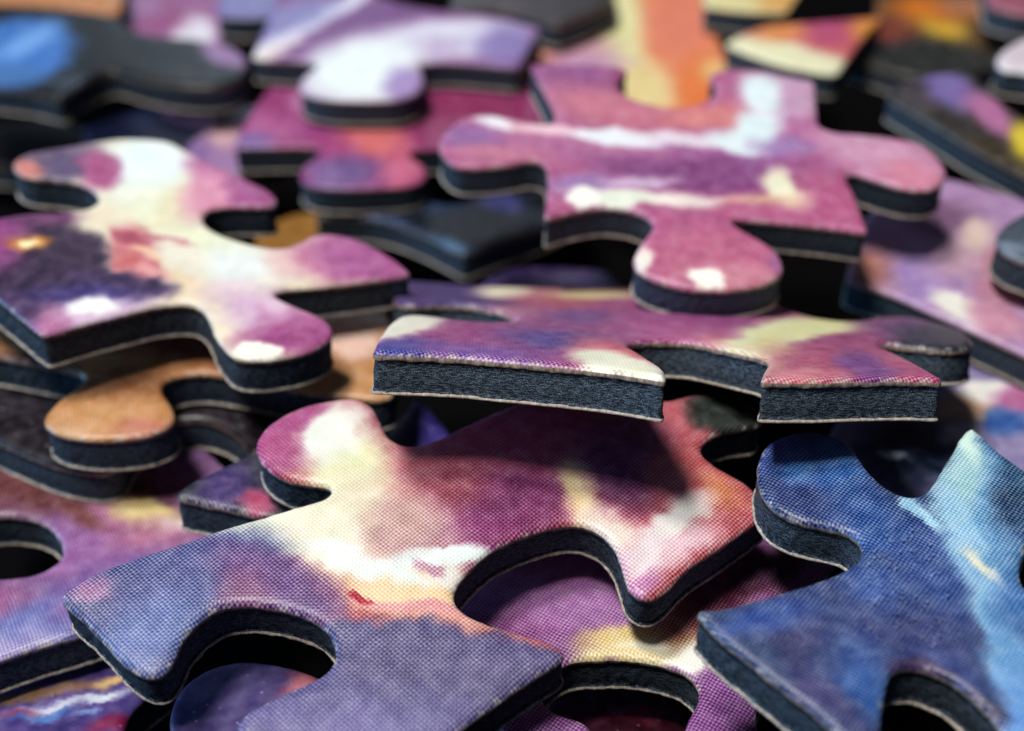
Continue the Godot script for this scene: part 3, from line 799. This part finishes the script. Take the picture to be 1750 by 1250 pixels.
	# under front socket
	piece("plain purple piece with a salmon corner seen through the near left socket", Vector3(-9.91, 9.34, -39.37), Vector2(0.0, -0.03), Vector2(-0.0006, -0.0006), 0.1, "5a5080", [8, 10, 12],
		[-4.68, -0.13, -5.01, -1.47, -4.69, -3.07, -3.75, -4.07, -2.37, -4.49, -0.83, -4.31, 0.83, -3.75, 2.8, -2.46, 5.01, -0.51, 4.18, 1.64, 2.49, 3.95, -0.02, 4.5, -2.93, 3.95, -4.11, 1.64],
		[[0.94, -2.94, 1.27, -0.64, 0.43, 1.08, "b8707c", 0.7],
		[-3.82, -0.71, 1.51, 0, 0.19, 0.95, "544878", 1]])
	# under front right
	piece("woven purple piece under the large foreground piece, beside the blue one", Vector3(5.36, 10.53, -44.64), Vector2(0.04, -0.1), Vector2(-0.0006, -0.0006), 0.045, "94629a", [11, 16, 19, 22, 25],
		[-2.87, 1.64, -1.53, 1.52, -0.18, 1.57, 1.12, 1.88, 2.11, 2.33, 2.64, 2.92, 2.77, 3.56, 2.55, 4.2, 2.09, 5, 1.93, 5.79, 2.49, 6.9, 4.52, 7.94, 4.94, 6.69, 5, 4.94, 5.82, 2.5, 7.59, -0.43, 10.5, -4.48, 7.6, -5.57, 4.02, -6.51, -0.2, -7.91, -3.75, -6.85, -6.06, -5.75, -10.49, -2.9, -8.72, -0.35, -6.79, 3.01, -5.27, 6.65, -3.32, 6.72, -2.19, 5.89, -2.03, 5.19, -2.51, 4.75, -3.37, 4.42, -3.99, 3.88, -4.1, 2.94, -3.56, 2.1],
		[[-4.67, -1.83, 4.04, -0.77, 0.3, 2.46, "94588c", 0.8],
		[-1.97, -1.37, 3.24, 0.12, -0.08, 1.75, "a878ac", 0.8],
		[0.59, 0.45, 3.17, -0.23, -0.01, 0.87, "dcc890", 0.6],
		[1.82, 1.33, 2.3, 0.34, -0.14, 0.85, "f0f0dc", 0.5],
		[-0.53, 1.34, 2.08, 0.08, -0.03, 0.39, "e0d0a0", 0.6],
		[2.8, -0.49, 1.49, -0.98, 0.4, 1.21, "c89a78", 0.7],
		[5.2, -2.52, 3.39, -2.24, 0.37, 1.27, "6e3450", 0.7],
		[7.33, -3.91, 2.24, -0.94, 0.12, 1.06, "4a2848", 0.8],
		[3.98, 4.71, 2.6, 0.66, -0.49, 1.75, "8c5896", 0.7],
		[2.8, 1.85, 0.77, 0.03, -0.09, 0.78, "f2f4ec", 0.6]])
	# slate
	piece("small slate grey corner with purple tucked under the foreground piece's left knob", Vector3(-11.61, 12.79, -53.79), Vector2(0.0, -0.02), Vector2(-0.0006, -0.0006), 0.05, "363944", [0, 5, 8],
		[-4.95, 2.12, -4.7, 1.49, -3.23, 0.06, -1.42, -1.51, 0.76, -3.25, 3.04, -4.9, 4.22, -2.1, 4.95, 1.22, 4.01, 4.91, 1.69, 4.07, -0.72, 3.52, -1.95, 3.08, -3.51, 2.6],
		[[-2.39, 1.39, 1.63, -0.47, 0.51, 1.78, "54447a", 0.7],
		[-0.74, 2.73, 1.14, 0, 0.18, 1.14, "b8587a", 0.6]])
	# tan
	piece("tan piece with a round orange knob in the shade under the left cream piece", Vector3(-18.99, 13.86, -62.14), Vector2(0.0, -0.03), Vector2(-0.0006, -0.0006), 0.05, "bf8a58", [9, 11, 15, 18],
		[-5.26, 5.4, -5.21, 4.49, -4.89, 3.56, -4.34, 2.5, -4.07, 1.86, -4.43, 1.2, -5.44, 0.76, -7.2, 0.2, -9.34, -0.48, -11.8, -1.06, -12.68, -4.67, -11.59, -6.59, -5.98, -6.27, 0.79, -6.92, 6.7, -6.79, 11.24, -6.27, 12.47, -3.44, 12.64, -1.06, 12.68, 3.14, 12.02, 3.46, 10.45, 3.25, 7.9, 2.72, 5.61, 2.02, 3.95, 1.53, 2.11, 1.15, 0.68, 1.48, 0.16, 2.02, 0.25, 2.72, 0.92, 3.82, 1.45, 5.05, 1.4, 5.7, 0.55, 6.49, -1.41, 6.93, -3.51, 6.73, -4.76, 6.1],
		[[-1.74, 5.34, 3.2, -0.48, 0.5, 1.69, "d0a070", 0.8],
		[0.3, 6.33, 1.5, 0, 0.22, 0.98, "cc8a74", 0.9],
		[-3.82, 6.57, 1.49, 0, 0.21, 0.78, "d2a880", 0.9],
		[3.37, -2.02, 7.24, 0, 0.4, 2.36, "7a4638", 0.8],
		[10.11, -2.02, 1.97, 0, 0.23, 2.36, "e4c4b4", 0.6],
		[10.36, 2.22, 2.51, 0, 0.14, 1.4, "c89a6c", 0.8],
		[-2.26, 1.95, 2.83, 0, 0.39, 1.62, "8a5c3c", 0.9],
		[-7.78, 0.29, 2.89, 0, 0.33, 1.12, "6a4a48", 0.8]])
	# dark
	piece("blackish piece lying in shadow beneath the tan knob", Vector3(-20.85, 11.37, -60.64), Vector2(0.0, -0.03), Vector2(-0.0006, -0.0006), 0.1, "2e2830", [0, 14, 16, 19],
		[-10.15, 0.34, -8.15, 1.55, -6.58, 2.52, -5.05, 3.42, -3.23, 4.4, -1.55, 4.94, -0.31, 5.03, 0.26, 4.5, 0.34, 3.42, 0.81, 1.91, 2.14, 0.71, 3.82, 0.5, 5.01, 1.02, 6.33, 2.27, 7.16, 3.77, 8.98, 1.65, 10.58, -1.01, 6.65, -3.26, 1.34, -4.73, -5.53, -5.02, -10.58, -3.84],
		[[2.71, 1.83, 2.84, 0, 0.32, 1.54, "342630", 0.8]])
	# black
	piece("black piece with a blue patch at the upper left, blurred", Vector3(-35.77, 15.81, -106.34), Vector2(0.0, -0.06), Vector2(-0.0006, -0.0006), 0.1, "181c20", [0, 3, 21],
		[-8.17, 6.56, -3.72, 7.72, -1.16, 8.45, 1.42, 9.69, 2.32, 6.98, 3.41, 5.15, 4.28, 4.71, 5.91, 5.59, 8.15, 6.66, 10.98, 7.41, 13.25, 7.19, 14.45, 5.91, 14.67, 3.83, 13.87, 1.22, 11.94, -0.9, 8.87, -1.86, 6.1, -2.35, 3.87, -3.58, 1.99, -6.37, -0.85, -7.67, -5.77, -9, -14.67, -9.67],
		[[-4.4, 0.72, 4.3, -2.14, 2.59, 7.06, "4a80c6", 0.35],
		[-3.96, -1.05, 2.04, -3.57, 0.93, 1.95, "7aaae4", 0.8],
		[-3.36, 5.79, 2.75, 0, 0.52, 1.73, "5080b8", 0.8],
		[12.78, 1.07, 2.79, 1.65, 0.17, 2.91, "9a7aa6", 0.5],
		[1.5, 6.86, 1.82, 0, 0.56, 2.12, "404a58", 0.8],
		[10.37, 5.79, 4.58, 0, 0.5, 2.59, "2e3234", 0.8]])
	# white knob
	piece("purple piece with pale stripes and a bright white knob near the top", Vector3(-9.05, 16.8, -106.42), Vector2(0.0, -0.05), Vector2(-0.0006, -0.0006), 0.1, "8a5690", [0, 16, 18, 21, 23],
		[-11.46, 4.39, -9.09, 4.84, -6.84, 5.18, -5.99, 5.86, -6.69, 7.52, -7.1, 9.24, -6.59, 10.82, -4.73, 11.85, -2.01, 12.15, 0.58, 11.95, 1.95, 10.82, 2.34, 9.03, 2.05, 7.08, 1.8, 5.75, 3.79, 5.3, 7, 5.75, 9.64, 6.31, 10.45, 2.29, 11.46, -1.61, 7.82, -3.9, 0.31, -6.54, -5.74, -12.14, -9.19, -10.7, -11.25, -10.7, -11.34, -2.62],
		[[-8.05, -1.63, 6.07, -10.18, 0.58, 1.77, "dfe2f0", 0.5],
		[-9.77, 3.21, 2.29, -2.41, 0.38, 1.32, "e6dcd8", 0.6],
		[-4.49, 0.22, 5.87, -9.31, 1.12, 3.65, "7e4c8a", 0.6],
		[-9.75, -3.55, 4.02, -4.45, 0.86, 3.14, "8a86b8", 0.8],
		[4.56, 0.83, 6.58, -1.19, 0.26, 4.32, "dcdcea", 0.5],
		[0.49, 3.79, 4.44, -2.02, 0.37, 2.73, "b49cc0", 0.8],
		[8.81, 2.03, 2.81, 0, 0.01, 4.26, "9484ba", 0.7],
		[-2.23, 4.37, 4.63, -3.29, 0.85, 4.41, "dcdcea", 1],
		[-2.42, 7.4, 4.85, -1.71, 0.98, 6.66, "e6f0ee", 0.6],
		[0.85, 9.34, 1.51, 0, 0.18, 2.75, "a890c4", 0.7]])
	# magenta
	piece("magenta piece under the white knob, with its own mauve knob towards the viewer", Vector3(-8.53, 13.59, -96.33), Vector2(0.0, -0.08), Vector2(-0.0006, -0.0006), 0.1, "a04c84", [0, 18, 20, 24],
		[-12.17, 4.1, -9.02, 4.01, -5.97, 4.19, -5.34, 4.73, -5.99, 5.87, -6.65, 7.42, -6.64, 8.52, -5.76, 9.59, -3.64, 10.08, -0.76, 9.92, 1.48, 9.51, 2.38, 8.43, 2.14, 6.91, 1.12, 5.52, 0.98, 4.64, 2.69, 4.28, 5.28, 4.1, 8.75, 4.64, 12.17, 5.52, 11.9, -0.74, 10.89, -7.34, 4.95, -8.96, 0.1, -10.06, -4.67, -9.51, -10.6, -7.34, -11.63, -1.71],
		[[5.17, -0.47, 7.17, 0, 0.15, 5.73, "98406e", 0.8],
		[-1.7, 3.28, 2.65, 0.95, -0.01, 2.14, "dc8078", 0.7],
		[-2.4, 5.25, 3.86, 0, 0.2, 2.28, "b4588a", 1],
		[-0.98, 4.18, 2.14, 1.53, -0.25, 2.52, "d87c7c", 0.9],
		[-3.43, 7.84, 2.77, 0, 0.23, 2.36, "785c92", 0.9],
		[0.75, 7.67, 1.68, 0, 0.24, 3.71, "c86c8c", 0.9],
		[-4.62, 8.51, 1.25, 0, 0.18, 1.67, "8a6ca0", 0.8],
		[-10.32, 0.96, 2.66, 0, 0.41, 2.82, "b05a90", 0.8],
		[-7.75, -3.42, 1.38, 0, 0.25, 2.01, "c08ab0", 0.8],
		[-10.85, 3.28, 1.74, 0, 0.19, 1.27, "8a6aa4", 0.8]])
	# lilac
	piece("small lilac corner between the left cream piece and the magenta piece", Vector3(-21.72, 11.13, -98.73), Vector2(0.0, -0.05), Vector2(-0.0006, -0.0006), 0.1, "a888b0", [0, 3, 5, 7],
		[-4.31, 4.73, -3.38, 0.29, -2.06, -2.62, -0.26, -6.12, 2.31, -5.01, 4.31, -0.73, 3.94, 3.28, 1.7, 6.14, -1.38, 6.14],
		[[-1.28, -0.97, 1.39, 0, 0.54, 3.11, "d8b4b8", 0.7],
		[-2.93, 2.58, 1.81, 0, 0.38, 1.96, "9074a8", 0.8]])
	# navy
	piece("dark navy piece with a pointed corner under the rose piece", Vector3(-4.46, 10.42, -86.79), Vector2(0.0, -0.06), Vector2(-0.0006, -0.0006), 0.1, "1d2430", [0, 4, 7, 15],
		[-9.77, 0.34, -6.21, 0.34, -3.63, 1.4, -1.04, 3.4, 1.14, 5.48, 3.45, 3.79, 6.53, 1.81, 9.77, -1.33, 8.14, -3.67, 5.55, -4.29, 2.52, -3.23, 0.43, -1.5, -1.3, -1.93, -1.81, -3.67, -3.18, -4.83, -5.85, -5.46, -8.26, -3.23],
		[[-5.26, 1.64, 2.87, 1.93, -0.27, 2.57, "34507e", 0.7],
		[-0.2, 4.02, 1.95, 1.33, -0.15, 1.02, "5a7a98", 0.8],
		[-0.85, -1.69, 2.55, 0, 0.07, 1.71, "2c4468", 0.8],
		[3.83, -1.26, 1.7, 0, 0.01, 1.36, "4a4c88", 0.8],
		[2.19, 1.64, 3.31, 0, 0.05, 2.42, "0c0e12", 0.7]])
	# lilac right
	piece("pale lilac piece at the right with a long dark edge slanting down", Vector3(29.26, 14, -72.44), Vector2(0.02, -0.1), Vector2(-0.0006, -0.0006), 0.1, "b494bc", [0, 5, 7, 11],
		[-8.94, 0.9, -6.38, 2.68, -4.43, 4.56, -2.55, 6.36, -0.36, 8.49, 2.38, 11.11, 5.39, 6.14, 8.93, -0.94, 7.39, -4.98, 4.79, -7.54, 2.25, -9.47, -0.47, -11.08, -3.33, -8.92, -6.24, -6.13],
		[[-6.82, 0.05, 1.44, 1.12, -0.98, 2.32, "b07c70", 0.7],
		[-4.13, 0.75, 2.47, 0.08, -0.74, 3.06, "a890c4", 0.8],
		[-2.87, 4.1, 1.47, 1.51, -0.62, 1.14, "ecece4", 0.5],
		[-0.88, 5.59, 1.42, 1.47, -0.74, 1.31, "cc9ab0", 0.7],
		[-1.36, -1.7, 2.16, 0.07, -0.83, 3.21, "c0a0b4", 0.7],
		[0.8, 0.9, 1.76, 0.05, -1.05, 3.66, "c08898", 0.7],
		[-1.06, -5.74, 2.24, 0.07, -0.53, 2.07, "8a6a88", 0.8],
		[0.26, -3.64, 1.1, 0.04, -0.54, 2, "d8c4bc", 0.7]])
	# slate right
	piece("slate grey rounded tip at the right edge of the picture", Vector3(32.65, 17.01, -69.69), Vector2(0.0, -0.06), Vector2(-0.0006, -0.0006), 0.1, "56606e", [4, 6],
		[-4.15, -0.6, -3.3, -2.21, -1.58, -3.73, 0.52, -4.73, 4.15, -4.87, 3.46, -0.07, 0.66, 4.89, -0.89, 3.7, -2.71, 2.16, -3.96, 0.96],
		[[-3.67, 0.8, 1.36, 0, -0.31, 1.03, "7a8a9c", 0.8]])
	# brown
	piece("brown piece with purple and yellow print at the upper right, long slanting blue-black edge", Vector3(33.93, 16.37, -87.04), Vector2(0.05, -0.12), Vector2(-0.0006, -0.0006), 0.1, "45413f", [0, 4, 6],
		[-6.48, -6.51, -4.04, -2.03, -2.15, 1.49, 0.16, 5.01, 2.96, 9.4, 6, 4.85, 6.5, 1.1, 4.15, -0.3, 2.31, -2.26, 1.51, -4.1, 0.88, -7.12, 0.15, -9.36, -2.12, -9.32, -4.73, -8.39],
		[[-1.67, -6.93, 1.59, 2.99, -1.35, 2.47, "8474ac", 0.6],
		[0.19, -2.88, 1.01, 3.4, -1.12, 1.55, "b87aa4", 0.6],
		[1.55, 0.89, 1.01, 0.09, -0.9, 3.04, "dcc840", 0.8],
		[-4.68, -5.9, 1.03, 1.84, -0.45, 0.86, "605860", 0.8],
		[-1.02, 2.21, 1.38, 2.41, -0.75, 1.26, "4c4434", 0.8]])
	# white tip
	piece("whitish rounded tip at the upper right edge of the picture", Vector3(40.76, 18.43, -96.92), Vector2(0.0, -0.06), Vector2(-0.0006, -0.0006), 0.1, "e0dcde", [4, 6],
		[-4.74, 0.96, -3.68, -1.17, -1.42, -3.37, 1.87, -5.19, 4.74, -4.28, 3.26, 1.17, 0.57, 5.21, -1.47, 3.73, -3.25, 2.61, -4.63, 2.21],
		[[-1.85, -0.63, 2.64, 0, -0.8, 2.57, "d8ccd4", 0.8]])
	# charcoal
	piece("charcoal piece with an orange and yellow patch near the top right", Vector3(39.72, 14.16, -117.17), Vector2(0.02, -0.06), Vector2(-0.0006, -0.0006), 0.1, "3a3d3c", [0, 5, 7, 10],
		[-11.44, 6.11, -8.99, 8.63, -6.1, 10.86, -2.7, 10.78, 1.71, 8.89, 7.5, 6.15, 10.76, -2.14, 11.44, -10.84, 4.98, -9.67, -1.93, -8.54, -5.52, -7.25, -7.55, -0.35],
		[[-1.66, -3.12, 4.91, 1.46, -1.16, 4.08, "d8802c", 1],
		[-1.12, 1.89, 3.51, 1.98, -0.75, 2.26, "d8b040", 1],
		[-6.39, 1.37, 2.55, 0.13, -0.7, 3.1, "8a4a3c", 0.8],
		[2.38, 3.09, 2.51, 0.12, -1.09, 3.77, "5a4638", 0.8],
		[2.19, -3.62, 3.15, 0.16, -0.76, 2.76, "b07c60", 0.8]])
	# cream
	piece("piece with a bright cream front edge and red top, upper right of centre", Vector3(24.59, 15.96, -106.71), Vector2(0.0, -0.08), Vector2(-0.0006, -0.0006), 0.1, "cf7478", [0, 3, 6, 9],
		[-7.19, 0.01, -3.69, 3.45, -0.77, 5.15, 0.93, 5.68, 2.45, 2.69, 4.79, -1.82, 7.19, -5.65, 3.95, -4.92, 1.38, -4.43, -3.18, -3.71, -5.65, -1.82],
		[[-3.56, 1.89, 4.35, 1.91, -0.64, 2.82, "e8e8c4", 0.4],
		[0.25, 4.28, 2.11, 0.93, -0.66, 2.51, "e6e6c4", 0.6],
		[2.02, -2.68, 2.93, 0, -0.57, 3.06, "c06084", 0.7],
		[-2.37, -2.68, 2.44, 0, -0.37, 2.35, "e49a60", 0.8],
		[5.44, -2.68, 1.95, 0, -0.65, 3.06, "dc9a50", 0.8]])
	# cream far
	piece("cream piece cut off by the top edge, farthest above the cream-edged red one", Vector3(22.11, 16.94, -120.31), Vector2(0.0, -0.05), Vector2(-0.0006, -0.0006), 0.1, "e0d8a4", [0, 2, 4, 6],
		[-5.52, 5.9, -1.8, 7.12, 1.39, 7.52, 3.65, 1.7, 5.52, -5.9, 0.28, -7.51, -4.33, -5.9, -4.76, 0.24],
		[[1.04, 4.9, 2.04, 0, -0.44, 2.76, "e0b070", 0.8]])
	# orange
	piece("orange and cream piece seen through the rear socket of the rose piece", Vector3(10.65, 13.96, -114.49), Vector2(0.0, -0.06), Vector2(-0.0006, -0.0006), 0.1, "e8946c", [0, 5, 7, 11, 14],
		[-8.1, 0.63, -4.26, 0.37, -2.01, -1.44, -1.19, -5.48, -1, -11.23, -0.05, -17.42, 3.97, -17.42, 8.17, -16.62, 7.59, -8.3, 7.35, -0.14, 7.62, 7.2, 7.85, 15.92, 1.76, 17.44, -4.9, 14.89, -8.02, 9.49, -8.17, 4.84],
		[[-1.19, 0.19, 2.56, 0, -1.06, 16.33, "e6e4b0", 0.6],
		[0.01, 10.91, 2.49, 2.26, -1.21, 5.14, "e8d8a0", 0.7],
		[-5.37, 2.72, 4.02, 0, -0.07, 1.98, "d0a8b8", 0.7],
		[4.18, -2.42, 3.12, 0, -0.79, 7.9, "e69078", 0.7],
		[4.75, 10.91, 1.9, 0, -0.74, 6.56, "e88a50", 0.7],
		[6.35, 7.51, 1.46, 0, -0.28, 2.31, "e8c080", 0.8],
		[-4.5, 5.75, 3.94, 0, -0.07, 1.66, "c8a0c4", 0.8]])
	# dark far
	piece("dark grey-brown piece at the top edge, above the rose piece", Vector3(1.73, 16.94, -118.66), Vector2(0.0, -0.05), Vector2(-0.0006, -0.0006), 0.1, "4a4547", [0, 2, 6, 8, 10],
		[7.05, 3.64, 4.74, 6.47, 2.08, 8.94, 0, 7.13, -2.48, 5.54, -5.47, 6.07, -7.19, 6.87, -6.93, 0.26, -5.87, -8.93, -0.35, -8.93, 6.19, -7.32, 7.19, -1.2],
		[[-2.49, 4.82, 4.53, 0, 0.01, 2.7, "544a50", 0.8]])
	# orange far
	piece("orange-tan piece cut off by the top left edge of the picture", Vector3(-44.77, 15.04, -126), Vector2(0.0, -0.05), Vector2(-0.0006, -0.0006), 0.1, "c48c5c", [0, 3, 5, 7],
		[-4.45, 7.21, 0.1, 8.32, 5.25, 8.04, 9.57, 7.49, 8.75, 2.87, 5.96, -6.61, -0.26, -8.31, -9.57, -6.61],
		[])
	# pink far
	piece("pink and white piece at the top, just right of the black piece", Vector3(-32.95, 12.34, -126.89), Vector2(0.0, -0.05), Vector2(-0.0006, -0.0006), 0.1, "9a5c92", [0, 4, 6, 8],
		[-3.05, 5.26, 0.59, 10.04, 3.09, 12, 5.57, 11.35, 6.79, 9.37, 5.46, 2.38, 3.97, -10.26, -1.76, -11.98, -6.79, -10.26, -5.17, -2.13],
		[[3.71, 7, 1.87, -2.13, 1.55, 4.64, "dcdce8", 0.5],
		[0.14, 2.74, 2.21, 0, 0.79, 3.77, "9a4e86", 0.7],
		[-2.73, -0.23, 2.25, 0, 0.67, 3.02, "a07aa8", 0.8]])
	# lavender far
	piece("lavender piece cut off by the top edge behind the purple striped piece", Vector3(-23.78, 14.72, -125.86), Vector2(0.0, -0.05), Vector2(-0.0006, -0.0006), 0.1, "8482b4", [0, 2, 4, 6],
		[-2.78, 7.39, 0.42, 7.66, 3.77, 7.25, 4.07, 3.38, 4.58, -5.98, -0.82, -7.65, -4.58, -5.98, -3.75, 0.38],
		[])
	# plum
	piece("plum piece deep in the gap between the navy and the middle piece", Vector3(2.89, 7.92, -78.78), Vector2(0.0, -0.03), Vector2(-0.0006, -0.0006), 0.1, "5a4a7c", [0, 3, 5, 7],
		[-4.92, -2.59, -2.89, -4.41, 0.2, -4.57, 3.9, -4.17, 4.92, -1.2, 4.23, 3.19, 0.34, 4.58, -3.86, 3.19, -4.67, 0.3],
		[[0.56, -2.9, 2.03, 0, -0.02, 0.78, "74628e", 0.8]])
	# blue white
	piece("blurred blue, white and pink piece below the middle piece's right end", Vector3(24.8, 10.45, -60.01), Vector2(0.0, -0.05), Vector2(-0.0006, -0.0006), 0.1, "9890b8", [0, 3, 5, 7, 10],
		[-8.3, 2.34, -6.67, -1.2, -3.67, -4.47, 0.46, -7.37, 4.46, -6.78, 7.68, -5.04, 8.3, -0.16, 7.16, 4.71, 2.9, 6.51, -1.83, 7.39, -6.77, 6.95, -8.22, 5.17],
		[[-3.11, 1.52, 2.85, 0, -0.83, 3.45, "24304a", 0.7],
		[-4.45, 1.87, 0.76, 0.22, -0.15, 0.44, "c8d4dc", 0.6],
		[0.73, -2.09, 1.98, 0, -0.38, 1.39, "c8a890", 0.7],
		[2.52, -3.73, 1.68, 0, -0.32, 1.11, "e8e8e4", 0.6],
		[2.72, -1.03, 1.63, 0, -0.4, 1.36, "486cae", 0.6],
		[-0.17, 0.01, 1.29, 0, -0.28, 1.02, "c8c0d0", 0.8],
		[4.02, -3.17, 1.33, 0, -0.33, 1.1, "c07ca8", 0.7]])
	# violet
	piece("violet corner deep in the gap behind the foreground piece", Vector3(-5.39, 8.78, -61.45), Vector2(0.0, -0.03), Vector2(-0.0006, -0.0006), 0.1, "443c84", [0, 3, 5],
		[-0.25, -4.64, -0.92, -2.79, -1.81, -1.01, -2.7, 2.17, -0.75, 4.65, 2.7, 4.17, 2.61, 1.13, 1.15, -2.11],
		[[0.36, 1.83, 0.65, 0, 0.02, 0.41, "8090c0", 0.8]])
	# gold
	piece("gold fragment in the gap right of the left cream piece", Vector3(-16.04, 7.58, -88.69), Vector2(0.0, -0.05), Vector2(-0.0006, -0.0006), 0.1, "9c7238", [0, 2, 4, 6],
		[-2.97, -1.02, -0.66, -3.4, 1.5, -3.94, 2.97, -0.59, 2.78, 3.55, -0.53, 3.95, -2.82, 2.75],
		[])
	# pink far right
	piece("dusky pink piece cut off at the top right corner", Vector3(44.85, 18.19, -115.16), Vector2(0.0, -0.05), Vector2(-0.0006, -0.0006), 0.1, "a8687c", [0, 2, 4, 6],
		[-5.07, 4.73, -2.74, 6.68, 1.11, 6.68, 4.14, 0.67, 5.07, -6.66, 0.38, -5.14, -3.6, -2.18],
		[])
	# deep lilac
	piece("dim lilac piece deep in the gap between the black piece and the left cream piece", Vector3(-30.46, 7.5, -109.06), Vector2(0.02, -0.03), Vector2(-0.0006, -0.0006), 0.1, "6e5a80", [0, 7, 9],
		[-6.96, -0.21, -4.52, -2.77, -2.91, -3.69, -2.46, -5.19, -1.08, -6.16, 0.26, -4.81, 0.63, -3.04, 4.5, -1.76, 6.96, 3.64, 1.05, 6.17, -4.24, 4.51, -5.89, 1.95],
		[[-2.18, -1.75, 1.56, 0.07, 0.33, 1.48, "9a90b0", 0.8]])
	# deep red
	piece("dark red piece deep in the round gap at the bottom, left of the blue piece", Vector3(6.25, 5.4, -43.84), Vector2(0.0, -0.03), Vector2(-0.0006, -0.0006), 0.1, "4a1a2e", [0, 7, 9],
		[-4.7, -1.71, -2.68, -2.81, -0.94, -3.19, -0.44, -4.15, 0.59, -4.34, 1.1, -3.57, 0.75, -2.89, 4.64, -2.07, 4.7, 1.44, -0.4, 4.35, -4.26, 3.09],
		[[-0.02, -0.51, 1.66, 0, -0.06, 0.71, "8a3048", 0.8]])
	# deep blackish
	piece("blackish piece deep in the gap below the black piece's straight edge", Vector3(-43.89, 4.46, -113.93), Vector2(0.0, -0.03), Vector2(-0.0006, -0.0006), 0.1, "18151a", [0, 7, 9],
		[-8.09, -1.61, -2.75, -3.52, -0.76, -4.16, -0.5, -6.14, 1.17, -6.14, 2.35, -4.82, 2.34, -3.26, 6.09, -1.98, 8.09, 2.91, 2.24, 6.15, -5.7, 3.85],
		[])
